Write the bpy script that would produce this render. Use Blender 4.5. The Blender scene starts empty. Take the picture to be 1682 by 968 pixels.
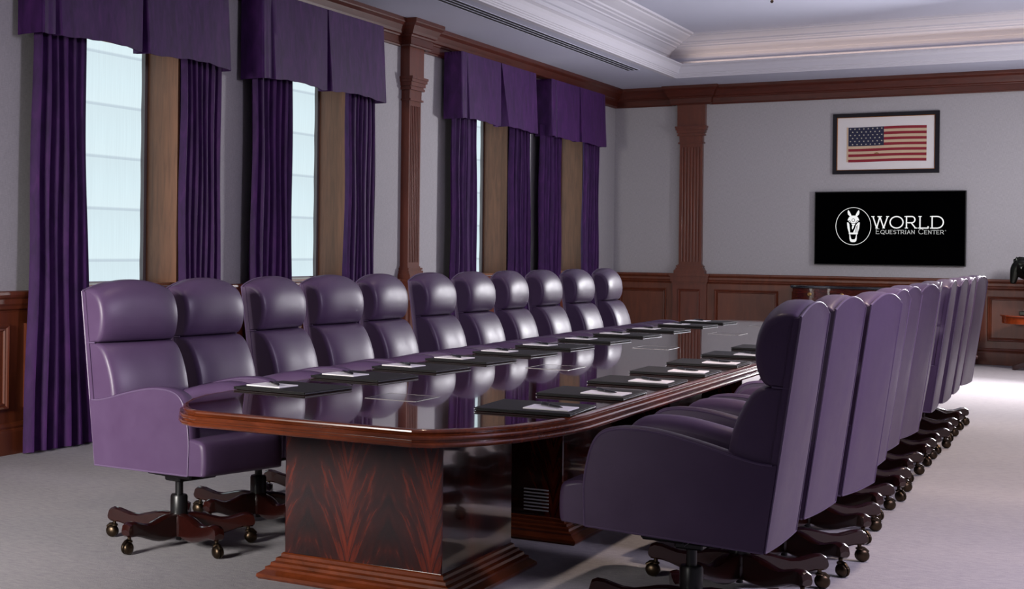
import bpy, math, random
from mathutils import Vector, Matrix
random.seed(7)
C = bpy.context.scene.collection
PI = math.pi
R = math.radians

# ------------------------------------------------------------------ helpers
class MB:
    """collects geometry, build() links it as ONE mesh object"""
    def __init__(s):
        s.v = []; s.f = []; s.m = []; s.sm = []
    def add(s, vs, fs, mi=0, smooth=False, M=None):
        o = len(s.v)
        for p in vs:
            p = Vector(p)
            if M is not None: p = M @ p
            s.v.append(tuple(p))
        for f in fs:
            s.f.append([i + o for i in f]); s.m.append(mi); s.sm.append(smooth)
    def box(s, x0, x1, y0, y1, z0, z1, mi=0, b=0.0, M=None):
        if b <= 0:
            vs = [(x0,y0,z0),(x1,y0,z0),(x1,y1,z0),(x0,y1,z0),(x0,y0,z1),(x1,y0,z1),(x1,y1,z1),(x0,y1,z1)]
            fs = [(0,3,2,1),(4,5,6,7),(0,1,5,4),(1,2,6,5),(2,3,7,6),(3,0,4,7)]
            s.add(vs, fs, mi, False, M); return
        # bevelled box: stacked rings of chamfered rectangle
        def ring(d, z):
            a0, a1, b0, b1 = x0+d, x1-d, y0+d, y1-d
            return [(a0+b,b0,z),(a1-b,b0,z),(a1,b0+b,z),(a1,b1-b,z),(a1-b,b1,z),(a0+b,b1,z),(a0,b1-b,z),(a0,b0+b,z)]
        rs = [ring(b, z0), ring(0, z0+b), ring(0, z1-b), ring(b, z1)]
        rs[0] = [(min(max(p[0], x0+b), x1-b), min(max(p[1], y0+b), y1-b), z0) for p in ring(0, z0)]
        rs[3] = [(min(max(p[0], x0+b), x1-b), min(max(p[1], y0+b), y1-b), z1) for p in ring(0, z1)]
        s.loft(rs, mi=mi, smooth=False, M=M)
    def loft(s, rings, mi=0, smooth=True, caps=True, M=None, closed=True):
        n = len(rings[0]); vs = [p for r in rings for p in r]; fs = []
        for i in range(len(rings)-1):
            for j in range(n if closed else n-1):
                k = (j+1) % n
                fs.append((i*n+j, i*n+k, (i+1)*n+k, (i+1)*n+j))
        s.add(vs, fs, mi, smooth, M)
        if caps and closed:
            s.add(rings[0], [tuple(range(n))[::-1]], mi, False, M)
            s.add(rings[-1], [tuple(range(n))], mi, False, M)
    def lathe(s, prof, n=24, c=(0,0), mi=0, smooth=True, M=None, ax=1.0):
        rings = [[(c[0]+r*ax*math.cos(2*PI*k/n), c[1]+r*math.sin(2*PI*k/n), z) for k in range(n)] for r, z in prof]
        s.loft(rings, mi, smooth, True, M)
    def tube(s, pts, r, n=8, mi=0, closed=False, M=None):
        pts = [Vector(p) for p in pts]; rings = []
        N = len(pts); prev = None
        for i, p in enumerate(pts):
            if closed: t = pts[(i+1) % N] - pts[i-1]
            else: t = pts[min(i+1, N-1)] - pts[max(i-1, 0)]
            if t.length < 1e-9: t = Vector((0,0,1))
            t.normalize()
            if prev is None:
                a = Vector((0,0,1)) if abs(t.z) < .9 else Vector((1,0,0))
                u = t.cross(a).normalized()
            else:
                u = (prev - t*prev.dot(t))
                u = u.normalized() if u.length > 1e-6 else t.orthogonal().normalized()
            prev = u; w = t.cross(u)
            rr = r[i] if isinstance(r, (list, tuple)) else r
            rings.append([tuple(p + (u*math.cos(2*PI*k/n) + w*math.sin(2*PI*k/n))*rr) for k in range(n)])
        if closed:
            vs = [p for q in rings for p in q]; fs = []
            for i in range(N):
                for j in range(n):
                    k = (j+1) % n; a = (i+1) % N
                    fs.append((i*n+j, i*n+k, a*n+k, a*n+j))
            s.add(vs, fs, mi, True, M)
        else: s.loft(rings, mi, True, True, M)
    def prism(s, poly, z0, z1, mi=0, smooth=False, M=None):
        s.loft([[(x,y,z0) for x,y in poly], [(x,y,z1) for x,y in poly]], mi, smooth, True, M)
    def sweep(s, prof, path, mi=0, closed=False, smooth=False, plane='xy', M=None):
        """prof: list of (out, up); path: 2d points, 'out' is to the right-hand side of travel"""
        N = len(path); rings = []
        for i, p in enumerate(path):
            p = Vector(p)
            a = Vector(path[i-1]) if (i > 0 or closed) else None
            b = Vector(path[(i+1) % N]) if (i < N-1 or closed) else None
            def nr(d): d = d.normalized(); return Vector((d.y, -d.x))
            if a is None: n = nr(b-p)
            elif b is None: n = nr(p-a)
            else:
                n1, n2 = nr(p-a), nr(b-p); n = n1+n2; n = n / max(.25, n.dot(n1))
            rings.append([(p.x+n.x*o, p.y+n.y*o, u) for o, u in prof])
        if closed: rings.append(rings[0])
        n = len(prof); vs = [q for r in rings for q in r]; fs = []
        for i in range(len(rings)-1):
            for j in range(n):
                k = (j+1) % n
                fs.append((i*n+j, (i+1)*n+j, (i+1)*n+k, i*n+k))
        s.add(vs, fs, mi, smooth, M)
        if not closed:
            s.add(rings[0], [tuple(range(n))], mi, False, M)
            s.add(rings[-1], [tuple(range(n))[::-1]], mi, False, M)
    def build(s, name, mats, parent=None, loc=None, rot=None, recalc=True, sharp=42):
        me = bpy.data.meshes.new(name)
        me.from_pydata(s.v, [], s.f)
        if not isinstance(mats, (list, tuple)): mats = [mats]
        for m in mats: me.materials.append(m)
        for i, p in enumerate(me.polygons):
            p.material_index = min(s.m[i], len(mats)-1); p.use_smooth = s.sm[i]
        if recalc:
            import bmesh
            bm = bmesh.new(); bm.from_mesh(me)
            bmesh.ops.remove_doubles(bm, verts=bm.verts, dist=1e-5)
            bmesh.ops.recalc_face_normals(bm, faces=bm.faces)
            for e in bm.edges:
                if len(e.link_faces) == 2 and e.calc_face_angle(0) > R(sharp): e.smooth = False
            bm.to_mesh(me); bm.free()
        me.update()
        o = bpy.data.objects.new(name, me); C.objects.link(o)
        if parent is not None: o.parent = parent
        if loc: o.location = loc
        if rot: o.rotation_euler = rot
        return o

def tag(o, label=None, cat=None, group=None, kind=None):
    if label: o['label'] = label
    if cat: o['category'] = cat
    if group: o['group'] = group
    if kind: o['kind'] = kind
    return o
def thing(name, label, cat, loc=(0,0,0), rz=0, group=None, kind=None):
    o = bpy.data.objects.new(name, None); C.objects.link(o)
    o.empty_display_size = .1
    o.location = loc; o.rotation_euler = (0,0,rz)
    return tag(o, label, cat, group, kind)
def dup(root, loc, rz, label=None, group=None):
    r = root.copy(); C.objects.link(r); r.location = loc; r.rotation_euler = (0,0,rz)
    if label: r['label'] = label
    if group: r['group'] = group
    for ch in list(root.children):
        c = ch.copy(); C.objects.link(c); c.parent = r
        for g in list(ch.children):
            d = g.copy(); C.objects.link(d); d.parent = c
    return r

# ------------------------------------------------------------------ materials
def srgb(r, g, b):
    f = lambda c: (c/255/12.92) if c/255 <= .04045 else ((c/255+.055)/1.055)**2.4
    return (f(r), f(g), f(b), 1)
def mat(name, col, rough=.5, metal=0, coat=0, spec=.5, sheen=0):
    m = bpy.data.materials.new(name); m.use_nodes = True
    b = m.node_tree.nodes['Principled BSDF']
    b.inputs['Base Color'].default_value = col
    b.inputs['Roughness'].default_value = rough
    b.inputs['Metallic'].default_value = metal
    b.inputs['Coat Weight'].default_value = coat
    b.inputs['Coat Roughness'].default_value = .04
    b.inputs['Specular IOR Level'].default_value = spec
    if sheen:
        b.inputs['Sheen Weight'].default_value = sheen
        b.inputs['Sheen Roughness'].default_value = .35
    return m
def nodes(m): return m.node_tree.nodes, m.node_tree.links, m.node_tree.nodes['Principled BSDF']
def coords(m, scale, out='Object', rot=(0,0,0)):
    N, L, b = nodes(m)
    t = N.new('ShaderNodeTexCoord'); mp = N.new('ShaderNodeMapping')
    mp.inputs['Scale'].default_value = scale; mp.inputs['Rotation'].default_value = rot
    L.new(t.outputs[out], mp.inputs['Vector']); return mp.outputs['Vector']
def noise(m, vec, scale=5, detail=4, rough=.5, dist=0):
    N, L, b = nodes(m); n = N.new('ShaderNodeTexNoise')
    n.inputs['Scale'].default_value = scale; n.inputs['Detail'].default_value = detail
    n.inputs['Roughness'].default_value = rough; n.inputs['Distortion'].default_value = dist
    if vec is not None: L.new(vec, n.inputs['Vector'])
    return n.outputs['Fac']
def ramp(m, fac, stops):
    N, L, b = nodes(m); r = N.new('ShaderNodeValToRGB'); e = r.color_ramp.elements
    while len(e) < len(stops): e.new(.5)
    for q, (p, c) in zip(e, stops): q.position = p; q.color = c
    L.new(fac, r.inputs['Fac']); return r.outputs['Color']
def bump(m, h, strength=.2, dist=.01):
    N, L, b = nodes(m); bp = N.new('ShaderNodeBump')
    bp.inputs['Strength'].default_value = strength; bp.inputs['Distance'].default_value = dist
    L.new(h, bp.inputs['Height']); L.new(bp.outputs['Normal'], b.inputs['Normal'])
def mul(c, k): return (c[0]*k, c[1]*k, c[2]*k, 1)

def m_wood(name, c, scale=(6,6,.6), rough=.28, coat=.5, contrast=.35, spec=.5):
    m = mat(name, c, rough, 0, coat, spec); N, L, b = nodes(m)
    v = coords(m, scale)
    f = noise(m, v, 4, 6, .6, .6)
    col = ramp(m, f, [(.3, mul(c, 1-contrast)), (.55, c), (.75, mul(c, 1+contrast))])
    L.new(col, b.inputs['Base Color']); return m

M_wall = mat('woven_wallcovering', srgb(184,180,182), .9, spec=.2)
N, L, b = nodes(M_wall)
f1 = noise(M_wall, coords(M_wall, (60,60,4)), 6, 3)
f2 = noise(M_wall, coords(M_wall, (4,4,90)), 6, 3)
mx = N.new('ShaderNodeMath'); mx.operation = 'ADD'; L.new(f1, mx.inputs[0]); L.new(f2, mx.inputs[1])
mh = N.new('ShaderNodeMath'); mh.operation = 'MULTIPLY'; mh.inputs[1].default_value = .5; L.new(mx.outputs[0], mh.inputs[0])
L.new(ramp(M_wall, mh.outputs[0], [(.35, srgb(162,159,162)), (.65, srgb(188,185,187))]), b.inputs['Base Color'])
bump(M_wall, mh.outputs[0], .25, .003)

M_carpet = mat('grey_carpet', srgb(150,148,152), .97, spec=.1)
N, L, b = nodes(M_carpet)
f1 = noise(M_carpet, coords(M_carpet, (1,1,1)), 230, 3, .8)
f2 = noise(M_carpet, coords(M_carpet, (5,16,1), rot=(0,0,.25)), 3.2, 7, .75)
mx = N.new('ShaderNodeMix'); mx.data_type = 'RGBA'; mx.blend_type = 'MULTIPLY'; mx.inputs['Factor'].default_value = 1
L.new(ramp(M_carpet, f1, [(.3, (.62,.62,.62,1)), (.7, (1,1,1,1))]), mx.inputs['A'])
L.new(ramp(M_carpet, f2, [(.3, srgb(168,164,172)), (.5, srgb(186,182,186)), (.7, srgb(201,196,198))]), mx.inputs['B'])
L.new(mx.outputs['Result'], b.inputs['Base Color'])
bump(M_carpet, f1, .5, .006)

M_ceil = mat('ceiling_paint', srgb(188,190,206), .85, spec=.2)
M_ceilm = mat('ceiling_moulding_paint', srgb(200,198,206), .6, spec=.3)
M_dark = mat('dark_slot', srgb(20,20,24), .8)
M_wood = m_wood('cherry_panelling', srgb(104,50,29), (3,3,.5), .38, .15, .3, .4)
M_woodd = m_wood('cherry_cornice', srgb(82,33,20), (1.2,1.2,6), .42, .08, .25, .35)
M_jamb = m_wood('walnut_jamb', srgb(138,90,62), (9,9,.7), .4, .1, .3)
M_pil = m_wood('cherry_pilaster', srgb(102,47,30), (5,5,.6), .36, .15, .25, .4)

def velvet():
    m = mat('purple_velvet', srgb(62,28,78), .6, sheen=.12, spec=.25)
    N, L, b = nodes(m); b.inputs['Sheen Tint'].default_value = srgb(205,140,215)
    f = noise(m, coords(m, (5,5,1.6)), 3, 5, .6, .5)
    L.new(ramp(m, f, [(.3, srgb(44,13,62)), (.55, srgb(60,22,80)), (.75, srgb(76,30,92))]), b.inputs['Base Color'])
    bump(m, noise(m, coords(m, (1,1,.4)), 40, 3), .15, .004)
    return m
M_velvet = velvet()
M_shade = bpy.data.materials.new('backlit_roman_shade'); M_shade.use_nodes = True
N = M_shade.node_tree.nodes; L = M_shade.node_tree.links
N.clear(); out = N.new('ShaderNodeOutputMaterial'); em = N.new('ShaderNodeEmission'); L.new(em.outputs[0], out.inputs[0])
tc = N.new('ShaderNodeTexCoord'); sp = N.new('ShaderNodeSeparateXYZ'); L.new(tc.outputs['Object'], sp.inputs[0])
mm = N.new('ShaderNodeMath'); mm.operation = 'MODULO'; mm.inputs[1].default_value = .397
ad = N.new('ShaderNodeMath'); ad.operation = 'ADD'; ad.inputs[1].default_value = .219; L.new(sp.outputs['Z'], ad.inputs[0]); L.new(ad.outputs[0], mm.inputs[0])
rp = N.new('ShaderNodeValToRGB'); L.new(mm.outputs[0], rp.inputs['Fac'])
e = rp.color_ramp.elements
e[0].position = 0; e[0].color = srgb(190,206,216); e[1].position = .016; e[1].color = srgb(192,208,218)
q = e.new(.028); q.color = srgb(216,234,240); q = e.new(.2); q.color = srgb(212,231,238); q = e.new(.385); q.color = srgb(208,226,233)
nz = N.new('ShaderNodeTexNoise'); mp = N.new('ShaderNodeMapping'); mp.inputs['Scale'].default_value = (20,20,.3); L.new(tc.outputs['Object'], mp.inputs['Vector']); L.new(mp.outputs[0], nz.inputs['Vector'])
rp2 = N.new('ShaderNodeValToRGB'); rp2.color_ramp.elements[0].color = (.95,.95,.95,1); rp2.color_ramp.elements[0].position = .35; rp2.color_ramp.elements[1].position = .65; L.new(nz.outputs['Fac'], rp2.inputs['Fac'])
mx = N.new('ShaderNodeMix'); mx.data_type = 'RGBA'; mx.blend_type = 'MULTIPLY'; mx.inputs['Factor'].default_value = 1
L.new(rp.outputs[0], mx.inputs['A']); L.new(rp2.outputs[0], mx.inputs['B']); L.new(mx.outputs['Result'], em.inputs['Color'])
em.inputs['Strength'].default_value = 1.1
M_frame = mat('window_frame_grey', srgb(120,112,112), .5)

def leather():
    m = mat('purple_leather', srgb(82,63,95), .42, coat=0, spec=.45)
    N, L, b = nodes(m)
    f = noise(m, coords(m, (1,1,1)), 6, 5, .6)
    L.new(ramp(m, f, [(.3, srgb(78,58,88)), (.7, srgb(84,64,95))]), b.inputs['Base Color'])
    L.new(ramp(m, f, [(.3, (.38,)*3+(1,)), (.7, (.47,)*3+(1,))]), b.inputs['Roughness'])
    h = noise(m, coords(m, (1,1,1)), 260, 3)
    bump(m, h, .12, .002)
    return m
M_leather = leather()
M_piping = mat('leather_piping', srgb(98,80,110), .45)
M_black = mat('black_metal', srgb(14,14,16), .35, spec=.5)
M_chw = m_wood('chair_base_mahogany', srgb(40,12,9), (10,10,10), .22, .5, .3)
M_brass = mat('antique_brass', srgb(74,62,50), .36, 1.0)
M_rubber = mat('caster_tread', srgb(22,20,20), .5)

M_top = mat('polished_mahogany', srgb(46,14,13), .08, coat=1.0, spec=.6)
N, L, b = nodes(M_top)
f = noise(M_top, coords(M_top, (10,.7,1)), 3, 7, .6, 1.2)
L.new(ramp(M_top, f, [(.3, srgb(42,11,12)), (.55, srgb(74,20,18)), (.75, srgb(104,36,24))]), b.inputs['Base Color'])
b.inputs['Coat Roughness'].default_value = .025
M_tedge = m_wood('table_edge_mahogany', srgb(112,52,26), (2,8,2), .18, .5, .4)
def flame():
    m = mat('flame_mahogany', srgb(70,18,12), .1, coat=1.0)
    N, L, b = nodes(m)
    tc = N.new('ShaderNodeTexCoord'); sp = N.new('ShaderNodeSeparateXYZ'); L.new(tc.outputs['Object'], sp.inputs[0])
    def mt(op, a, bb):
        n = N.new('ShaderNodeMath'); n.operation = op
        for i, q in enumerate((a, bb)):
            if q is None: continue
            if isinstance(q, (int, float)): n.inputs[i].default_value = q
            else: L.new(q, n.inputs[i])
        return n.outputs[0]
    xy = mt('ADD', sp.outputs['X'], sp.outputs['Y'])
    ax = mt('ABSOLUTE', mt('SUBTRACT', mt('PINGPONG', mt('ADD', xy, 10), .36), .18), None)
    curve = mt('POWER', mt('ADD', ax, .02), .55)
    ph = mt('SUBTRACT', mt('MULTIPLY', sp.outputs['Z'], 2.2), mt('MULTIPLY', curve, 3.2))
    cx = N.new('ShaderNodeCombineXYZ'); L.new(mt('MULTIPLY', ax, 9), cx.inputs[0]); L.new(mt('MULTIPLY', ph, 4.2), cx.inputs[1])
    n = N.new('ShaderNodeTexNoise'); n.inputs['Scale'].default_value = 1.6; n.inputs['Detail'].default_value = 7; n.inputs['Roughness'].default_value = .6
    n.inputs['Distortion'].default_value = .4
    L.new(cx.outputs[0], n.inputs['Vector'])
    fade = mt('SUBTRACT', 1.0, mt('MULTIPLY', mt('POWER', mt('DIVIDE', ax, .18), 1.3), .75))
    g = mt('ADD', mt('MULTIPLY', n.outputs['Fac'], .75), mt('MULTIPLY', fade, .28))
    L.new(ramp(m, g, [(.40, srgb(24,8,9)), (.56, srgb(50,14,11)), (.76, srgb(112,38,18))]), b.inputs['Base Color'])
    return m
M_flame = flame()
M_pad = mat('black_leather_pad', srgb(30,28,29), .6, spec=.3)
M_padedge = mat('pad_edge_silver', srgb(120,120,128), .3, .7)
M_paper = mat('white_paper', srgb(248,244,246), .7)
M_pen = mat('black_pen', srgb(12,12,14), .25, coat=.5)
M_silver = mat('pen_silver', srgb(170,170,176), .25, 1)
M_hatch = mat('port_hatch', srgb(34,14,13), .12, coat=.8)
M_rim = mat('hatch_rim_metal', srgb(70,66,68), .4, .8)
M_steel = mat('steel_louver', srgb(200,206,204), .45, .2)

# ------------------------------------------------------------------ room
WX, WY, CZ = -6.08, 21.75, 3.72       # left wall plane, back wall plane, soffit height
Y0, X1 = 2.0, 3.2
mb = MB(); mb.box(WX-.5, X1, Y0-6, WY+.3, -.1, 0); tag(mb.build('floor', M_carpet), kind='structure')

WIN = [(8.26,9.76), (11.25,12.79), (15.74,17.22), (18.80,20.18)]
ZS, ZT = 1.09, 2.98
mb = MB(); a = Y0-6
for (y0, y1) in WIN + [(WY+.3, None)]:
    mb.box(WX-.2, WX, a, y0, 0, CZ+.05)
    if y1 is None: break
    mb.box(WX-.2, WX, y0, y1, 0, ZS); mb.box(WX-.2, WX, y0, y1, ZT, CZ+.05)
    a = y1
tag(mb.build('wall_left', M_wall), kind='structure')
mb = MB(); mb.box(WX-.2, X1, WY, WY+.2, 0, CZ+.05); tag(mb.build('wall_back', M_wall), kind='structure')

mb = MB(); mb.box(WX-.2, X1, Y0-6.2, Y0-6, 0, CZ+.05); tag(mb.build('wall_front', M_wall), kind='structure')

# windows
for i, (y0, y1) in enumerate(WIN):
    w = thing('window_%d' % (i+1), None, None, (WX-.32, (y0+y1)/2, ZS), kind='structure')
    hw = (y1-y0)/2
    m_ = MB()
    for s in (-1, 1):
        m_.box(-.04, .318, min(s*hw, s*(hw-.022)), max(s*hw, s*(hw-.022)), 0, ZT-ZS)
        m_.box(.30, .335, min(s*(hw-.006), s*(hw-.03)), max(s*(hw-.006), s*(hw-.03)), 0, ZT-ZS)
    m_.box(-.04, .318, -hw, hw, ZT-ZS-.02, ZT-ZS); m_.box(-.04, .33, -hw, hw, 0, .02)
    m_.build('window_jamb', M_jamb, w)
    m_ = MB()
    for s in (-1, 1):
        a, bb = s*(hw-.022), s*(hw-.06)
        m_.box(-.02, .045, min(a,bb), max(a,bb), .02, ZT-ZS-.02)
    m_.build('window_frame', M_frame, w)
    m_ = MB()   # cloth shade, gently billowing
    ny, nzz = 24, 28; vs = []; fs = []
    for a in range(nzz+1):
        for k in range(ny+1):
            y = -hw+.05+(2*hw-.1)*k/ny; z = .03+(ZT-ZS-.06)*a/nzz
            fold = ((z+.219) % .397)/.397
            vs.append((.01+.004*math.sin(fold*PI), y, z))
    for a in range(nzz):
        for k in range(ny):
            p = a*(ny+1)+k; fs.append((p, p+1, p+ny+2, p+ny+1))
    m_.add(vs, fs, 0, True)
    m_.build('window_shade', M_shade, w)

# wainscot: profiles (out from wall, z)
PB = [(0,0),(.06,0),(.06,.15),(.055,.165),(.048,.17),(.052,.185),(.04,.205),(.03,.21),(0,.21)]
PC = [(0,.94),(.03,.94),(.034,.955),(.05,.965),(.054,.985),(.062,1.0),(.062,1.03),(.075,1.045),(.082,1.06),(.08,1.078),(.072,1.084),(0,1.084)]
def panel_frame(m, M, u0, u1, z0, z1, w=.045, d=.028, mi=0):
    """raised moulding rectangle lying on a wall; M maps (u, z, out)"""
    prof = [(0,0),(0,d*.7),(w*.2,d),(w*.45,d*.8),(w*.6,d*.45),(w*.85,d*.55),(w,d*.15),(w,0)]
    m.sweep(prof, [(u0,z0),(u0,z1),(u1,z1),(u1,z0)], mi, True, False, M=M)
ML = Matrix(((0,0,1,WX+.03),(1,0,0,0),(0,1,0,0),(0,0,0,1)))      # (u,z,out)->(x,y,z)
MK = Matrix(((1,0,0,0),(0,0,-1,WY-.03),(0,1,0,0),(0,0,0,1)))

def wains(name, path, panels, M, board):
    m = MB()
    m.box(*board)
    m.sweep(PB, path, 0); m.sweep(PC, path, 0)
    for (u0, u1) in panels: panel_frame(m, M, u0, u1, .30, .865)
    return tag(m.build(name, M_wood), kind='structure')
PY0, PY1 = 14.06, 14.44     # left pilaster
lp = [(WX, a) for a in (Y0-6, WY)]
wains('trim_1', [(WX, Y0-6), (WX, WY)], [(2.2,3.9),(4.05,5.75),(5.9,7.6),(7.78,9.0),(9.1,10.3),(10.5,11.9),(12.0,13.9),(14.6,15.9),(16.1,17.8),(18.0,19.6),(19.8,21.55)], ML,
      (WX, WX+.03, Y0-6, WY, 0, 1.07))
wains('trim_2', [(WX, WY), (X1, WY)], [(-5.98,-5.33),(-4.69,-3.87),(-3.7,-2.6),(-2.5,-1.5),(-1.43,-.1),(.05,1.3)], MK,
      (WX, X1, WY-.03, WY, 0, 1.07))

# wooden cornice
PF = [(0,3.455),(.03,3.455),(.035,3.47),(.045,3.475),(.045,3.545),(.055,3.55),(.06,3.565),(.075,3.575),(.085,3.60),(.11,3.65),(.135,3.675),(.14,3.685),(.14,CZ),(0,CZ)]
mb = MB()
mb.sweep(PF, [(WX, Y0-6), (WX, PY0-.05), (WX+.10, PY0-.05), (WX+.10, PY1+.05), (WX, PY1+.05), (WX, WY),
              (-5.24, WY), (-5.24, WY-.10), (-4.78, WY-.10), (-4.78, WY), (X1, WY)])
tag(mb.build('trim_3', M_woodd), kind='structure')

# pilasters (local: u along the wall, v out)
def pilaster(name, M):
    m = MB()
    def blk(u0, u1, v, z0, z1, bv=.0): m.box(u0, u1, -.01, v, z0, z1, b=bv, M=M)
    blk(-.225,.225,.10,0,1.07)                       # pedestal
    blk(-.245,.245,.125,0,.15); blk(-.24,.24,.118,.15,.18); blk(-.232,.232,.108,.18,.21)
    for z0, z1, d in ((.94,.965,.012),(.965,.99,.03),(.99,1.045,.034),(1.045,1.084,.05)): blk(-.225-d*.8,.225+d*.8,.10+d,z0,z1)
    for z0, z1, d in ((1.084,1.125,.055),(1.125,1.14,.045),(1.14,1.165,.035),(1.165,1.175,.022),(1.175,1.195,.03),(1.195,1.21,.012)): blk(-.15-d,.15+d,.08+d,z0,z1)
    # fluted shaft
    z0, z1 = 1.21, 2.91
    blk(-.149,.149,.072,z0+.001,z1-.001); blk(-.15,-.125,.085,z0,z1); blk(.125,.15,.085,z0,z1)
    blk(-.125,.125,.085,z0,1.25); blk(-.125,.125,.085,2.86,z1)
    nfl = 6; pw = .25/nfl
    for k in range(nfl+1):
        c = -.125+k*pw; blk(max(c-.008,-.126), min(c+.008,.126), .085, 1.25, 2.86)
    for k in range(nfl):                            # concave channel fills
        c = -.125+(k+.5)*pw
        arc = [(c+math.cos(t)*(pw/2-.008), .084-math.sin(t)*.010) for t in [PI*j/6 for j in range(7)]]
        poly = arc + [(c-pw/2+.008, .07), (c+pw/2-.008, .07)]
        m.prism(poly, 1.25, 2.86, M=M)
    for z0, z1, d in ((2.91,2.93,.02),(2.93,2.98,.004),(3.02,3.045,.03),(3.045,3.06,.02),(3.06,3.10,.036),(3.10,3.13,.05),(3.13,3.155,.058)): blk(-.15-d,.15+d,.085+d,z0,z1)
    blk(-.155,.155,.09,2.98,3.02)
    blk(-.185,.185,.10,3.155,3.47)                   # upper block
    panel = Matrix(M) @ Matrix(((1,0,0,0),(0,0,1,.10),(0,1,0,0),(0,0,0,1)))
    panel_frame(m, panel, -.15,.15,.30,.865,.035,.018)
    return tag(m.build(name, M_pil), kind='structure')
MPL = Matrix(((0,1,0,WX),(1,0,0,(PY0+PY1)/2-.02),(0,0,1,0),(0,0,0,1)))
MPB = Matrix(((1,0,0,-5.01),(0,-1,0,WY),(0,0,1,0),(0,0,0,1)))
pilaster('trim_4', MPL); pilaster('trim_5', MPB)

# ceiling: soffit ring, tray, upper ceiling
TX0, TX1, TY0, TY1 = -4.955, .0, 1.5, 20.51
mb = MB()
mb.box(WX-.2, TX0, Y0-6, WY+.2, CZ, CZ+.06); mb.box(TX1, X1, Y0-6, WY+.2, CZ, CZ+.06)
mb.box(TX0, TX1, TY1, WY+.2, CZ, CZ+.06); mb.box(TX0, TX1, Y0-6, TY0, CZ, CZ+.06)
B = .12; ZU = 4.265
mb.box(TX0-B-.05, TX0-B, TY0-B, TY1+B, CZ+.05, ZU+.1); mb.box(TX1+B, TX1+B+.05, TY0-B, TY1+B, CZ+.05, ZU+.1)
mb.box(TX0-B, TX1+B, TY1+B, TY1+B+.05, CZ+.05, ZU+.1); mb.box(TX0-B, TX1+B, TY0-B-.05, TY0-B, CZ+.05, ZU+.1)
mb.box(TX0-B, TX1+B, TY0-B, TY1+B, ZU, ZU+.05)
tag(mb.build('ceiling', M_ceil), kind='structure')
# lower cove moulding, travelling so that 'out' points into the tray
loop = [(TX0,TY0),(TX0,TY1),(TX1,TY1),(TX1,TY0)]
PT = [(-.06,CZ-.002),(.0,CZ-.002),(.008,CZ-.012),(.02,CZ-.012),(.024,CZ+.004),(.032,CZ+.008),(.036,CZ+.022),(.044,CZ+.026),(.048,CZ+.042),(.056,CZ+.046),
      (.062,CZ+.065),(.072,CZ+.10),(.09,CZ+.128),(.112,CZ+.142),(.122,CZ+.146),(.122,CZ+.165),(.11,CZ+.17),(.02,CZ+.10),(-.06,CZ+.06)]
mb = MB(); mb.sweep(PT, loop, closed=True); tag(mb.build('trim_6', M_ceilm), kind='structure')
PU = [(-B,3.99),(-B+.01,3.99),(-B+.014,4.003),(-B+.022,4.02),(-B+.04,4.03),(-B+.07,4.075),(-B+.12,4.11),(-B+.14,4.115),(-B+.145,4.13),(-B+.19,4.142),(-B+.20,4.155),
      (-B+.23,4.162),(-B+.24,4.18),(-B+.30,4.20),(-B+.36,4.225),(-B+.37,4.238),(-B+.41,4.243),(-B+.42,ZU),(-B,ZU)]
PU2 = [(-B,3.905),(-B+.012,3.91),(-B+.012,3.925),(-B+.02,3.93),(-B+.02,3.94),(-B,3.945)]
mb = MB(); mb.sweep(PU, loop, closed=True); mb.sweep(PU2, loop, closed=True)
tag(mb.build('trim_7', M_ceilm), kind='structure')

# linear slot diffuser in the soffit
t = thing('air_diffuser', 'long dark linear slot diffuser in the ceiling soffit above the windows', 'air vent', (-5.20, 12.6, CZ))
for xa, xb in ((-.082,-.076), (-.030,-.024), (.024,.030), (.076,.082)):
    mb = MB(); mb.box(xa, xb, -6.8, 6.8, -.005, 0); mb.build('diffuser_blade', M_ceil, t)
for xa, xb in ((-.076,-.030), (-.024,.024), (.030,.076)):
    mb = MB(); mb.box(xa, xb, -6.8, 6.8, -.0015, -.0003); mb.build('slot', M_dark, t)

# ------------------------------------------------------------------ curtains
def drape_mesh(w, h, nf, seed, flare_l=.0, flare_r=.0, depth=.055):
    """pleated cloth, local y 0..w, z 0..h, x is depth; two sided solid"""
    rnd = random.Random(seed); m = MB()
    ny = nf*10; nzz = 22
    amp = [rnd.uniform(.55, 1.15) for _ in range(nf+2)]
    ph = [rnd.uniform(-.35, .35) for _ in range(nf+2)]
    def pos(u, z, back):
        k = z/h; t = u*nf; i = min(int(t), nf)
        a = amp[i]*(1-(t-i)) + amp[min(i+1, nf+1)]*(t-i)
        x = depth*a*(math.sin(2*PI*t+ph[i])*.75 + .22*math.sin(4*PI*t+1.3*seed)) * (1.05-.25*k)
        x += .006*math.sin(4*z+seed+6*u)
        y = u*w + (1-k)**2*(u*flare_r - (1-u)*flare_l) + .002*math.sin(4*z+9*u+seed)
        return (x-back, y, z + .01*math.sin(2*PI*t)*(1-k))
    for back, rev in ((0, False), (.008, True)):
        vs = [pos(k/ny, h*a/nzz, back) for a in range(nzz+1) for k in range(ny+1)]
        fs = [(a*(ny+1)+k, a*(ny+1)+k+1, (a+1)*(ny+1)+k+1, (a+1)*(ny+1)+k) for a in range(nzz) for k in range(ny)]
        m.add(vs, fs, 0, True)
    return m
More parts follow.
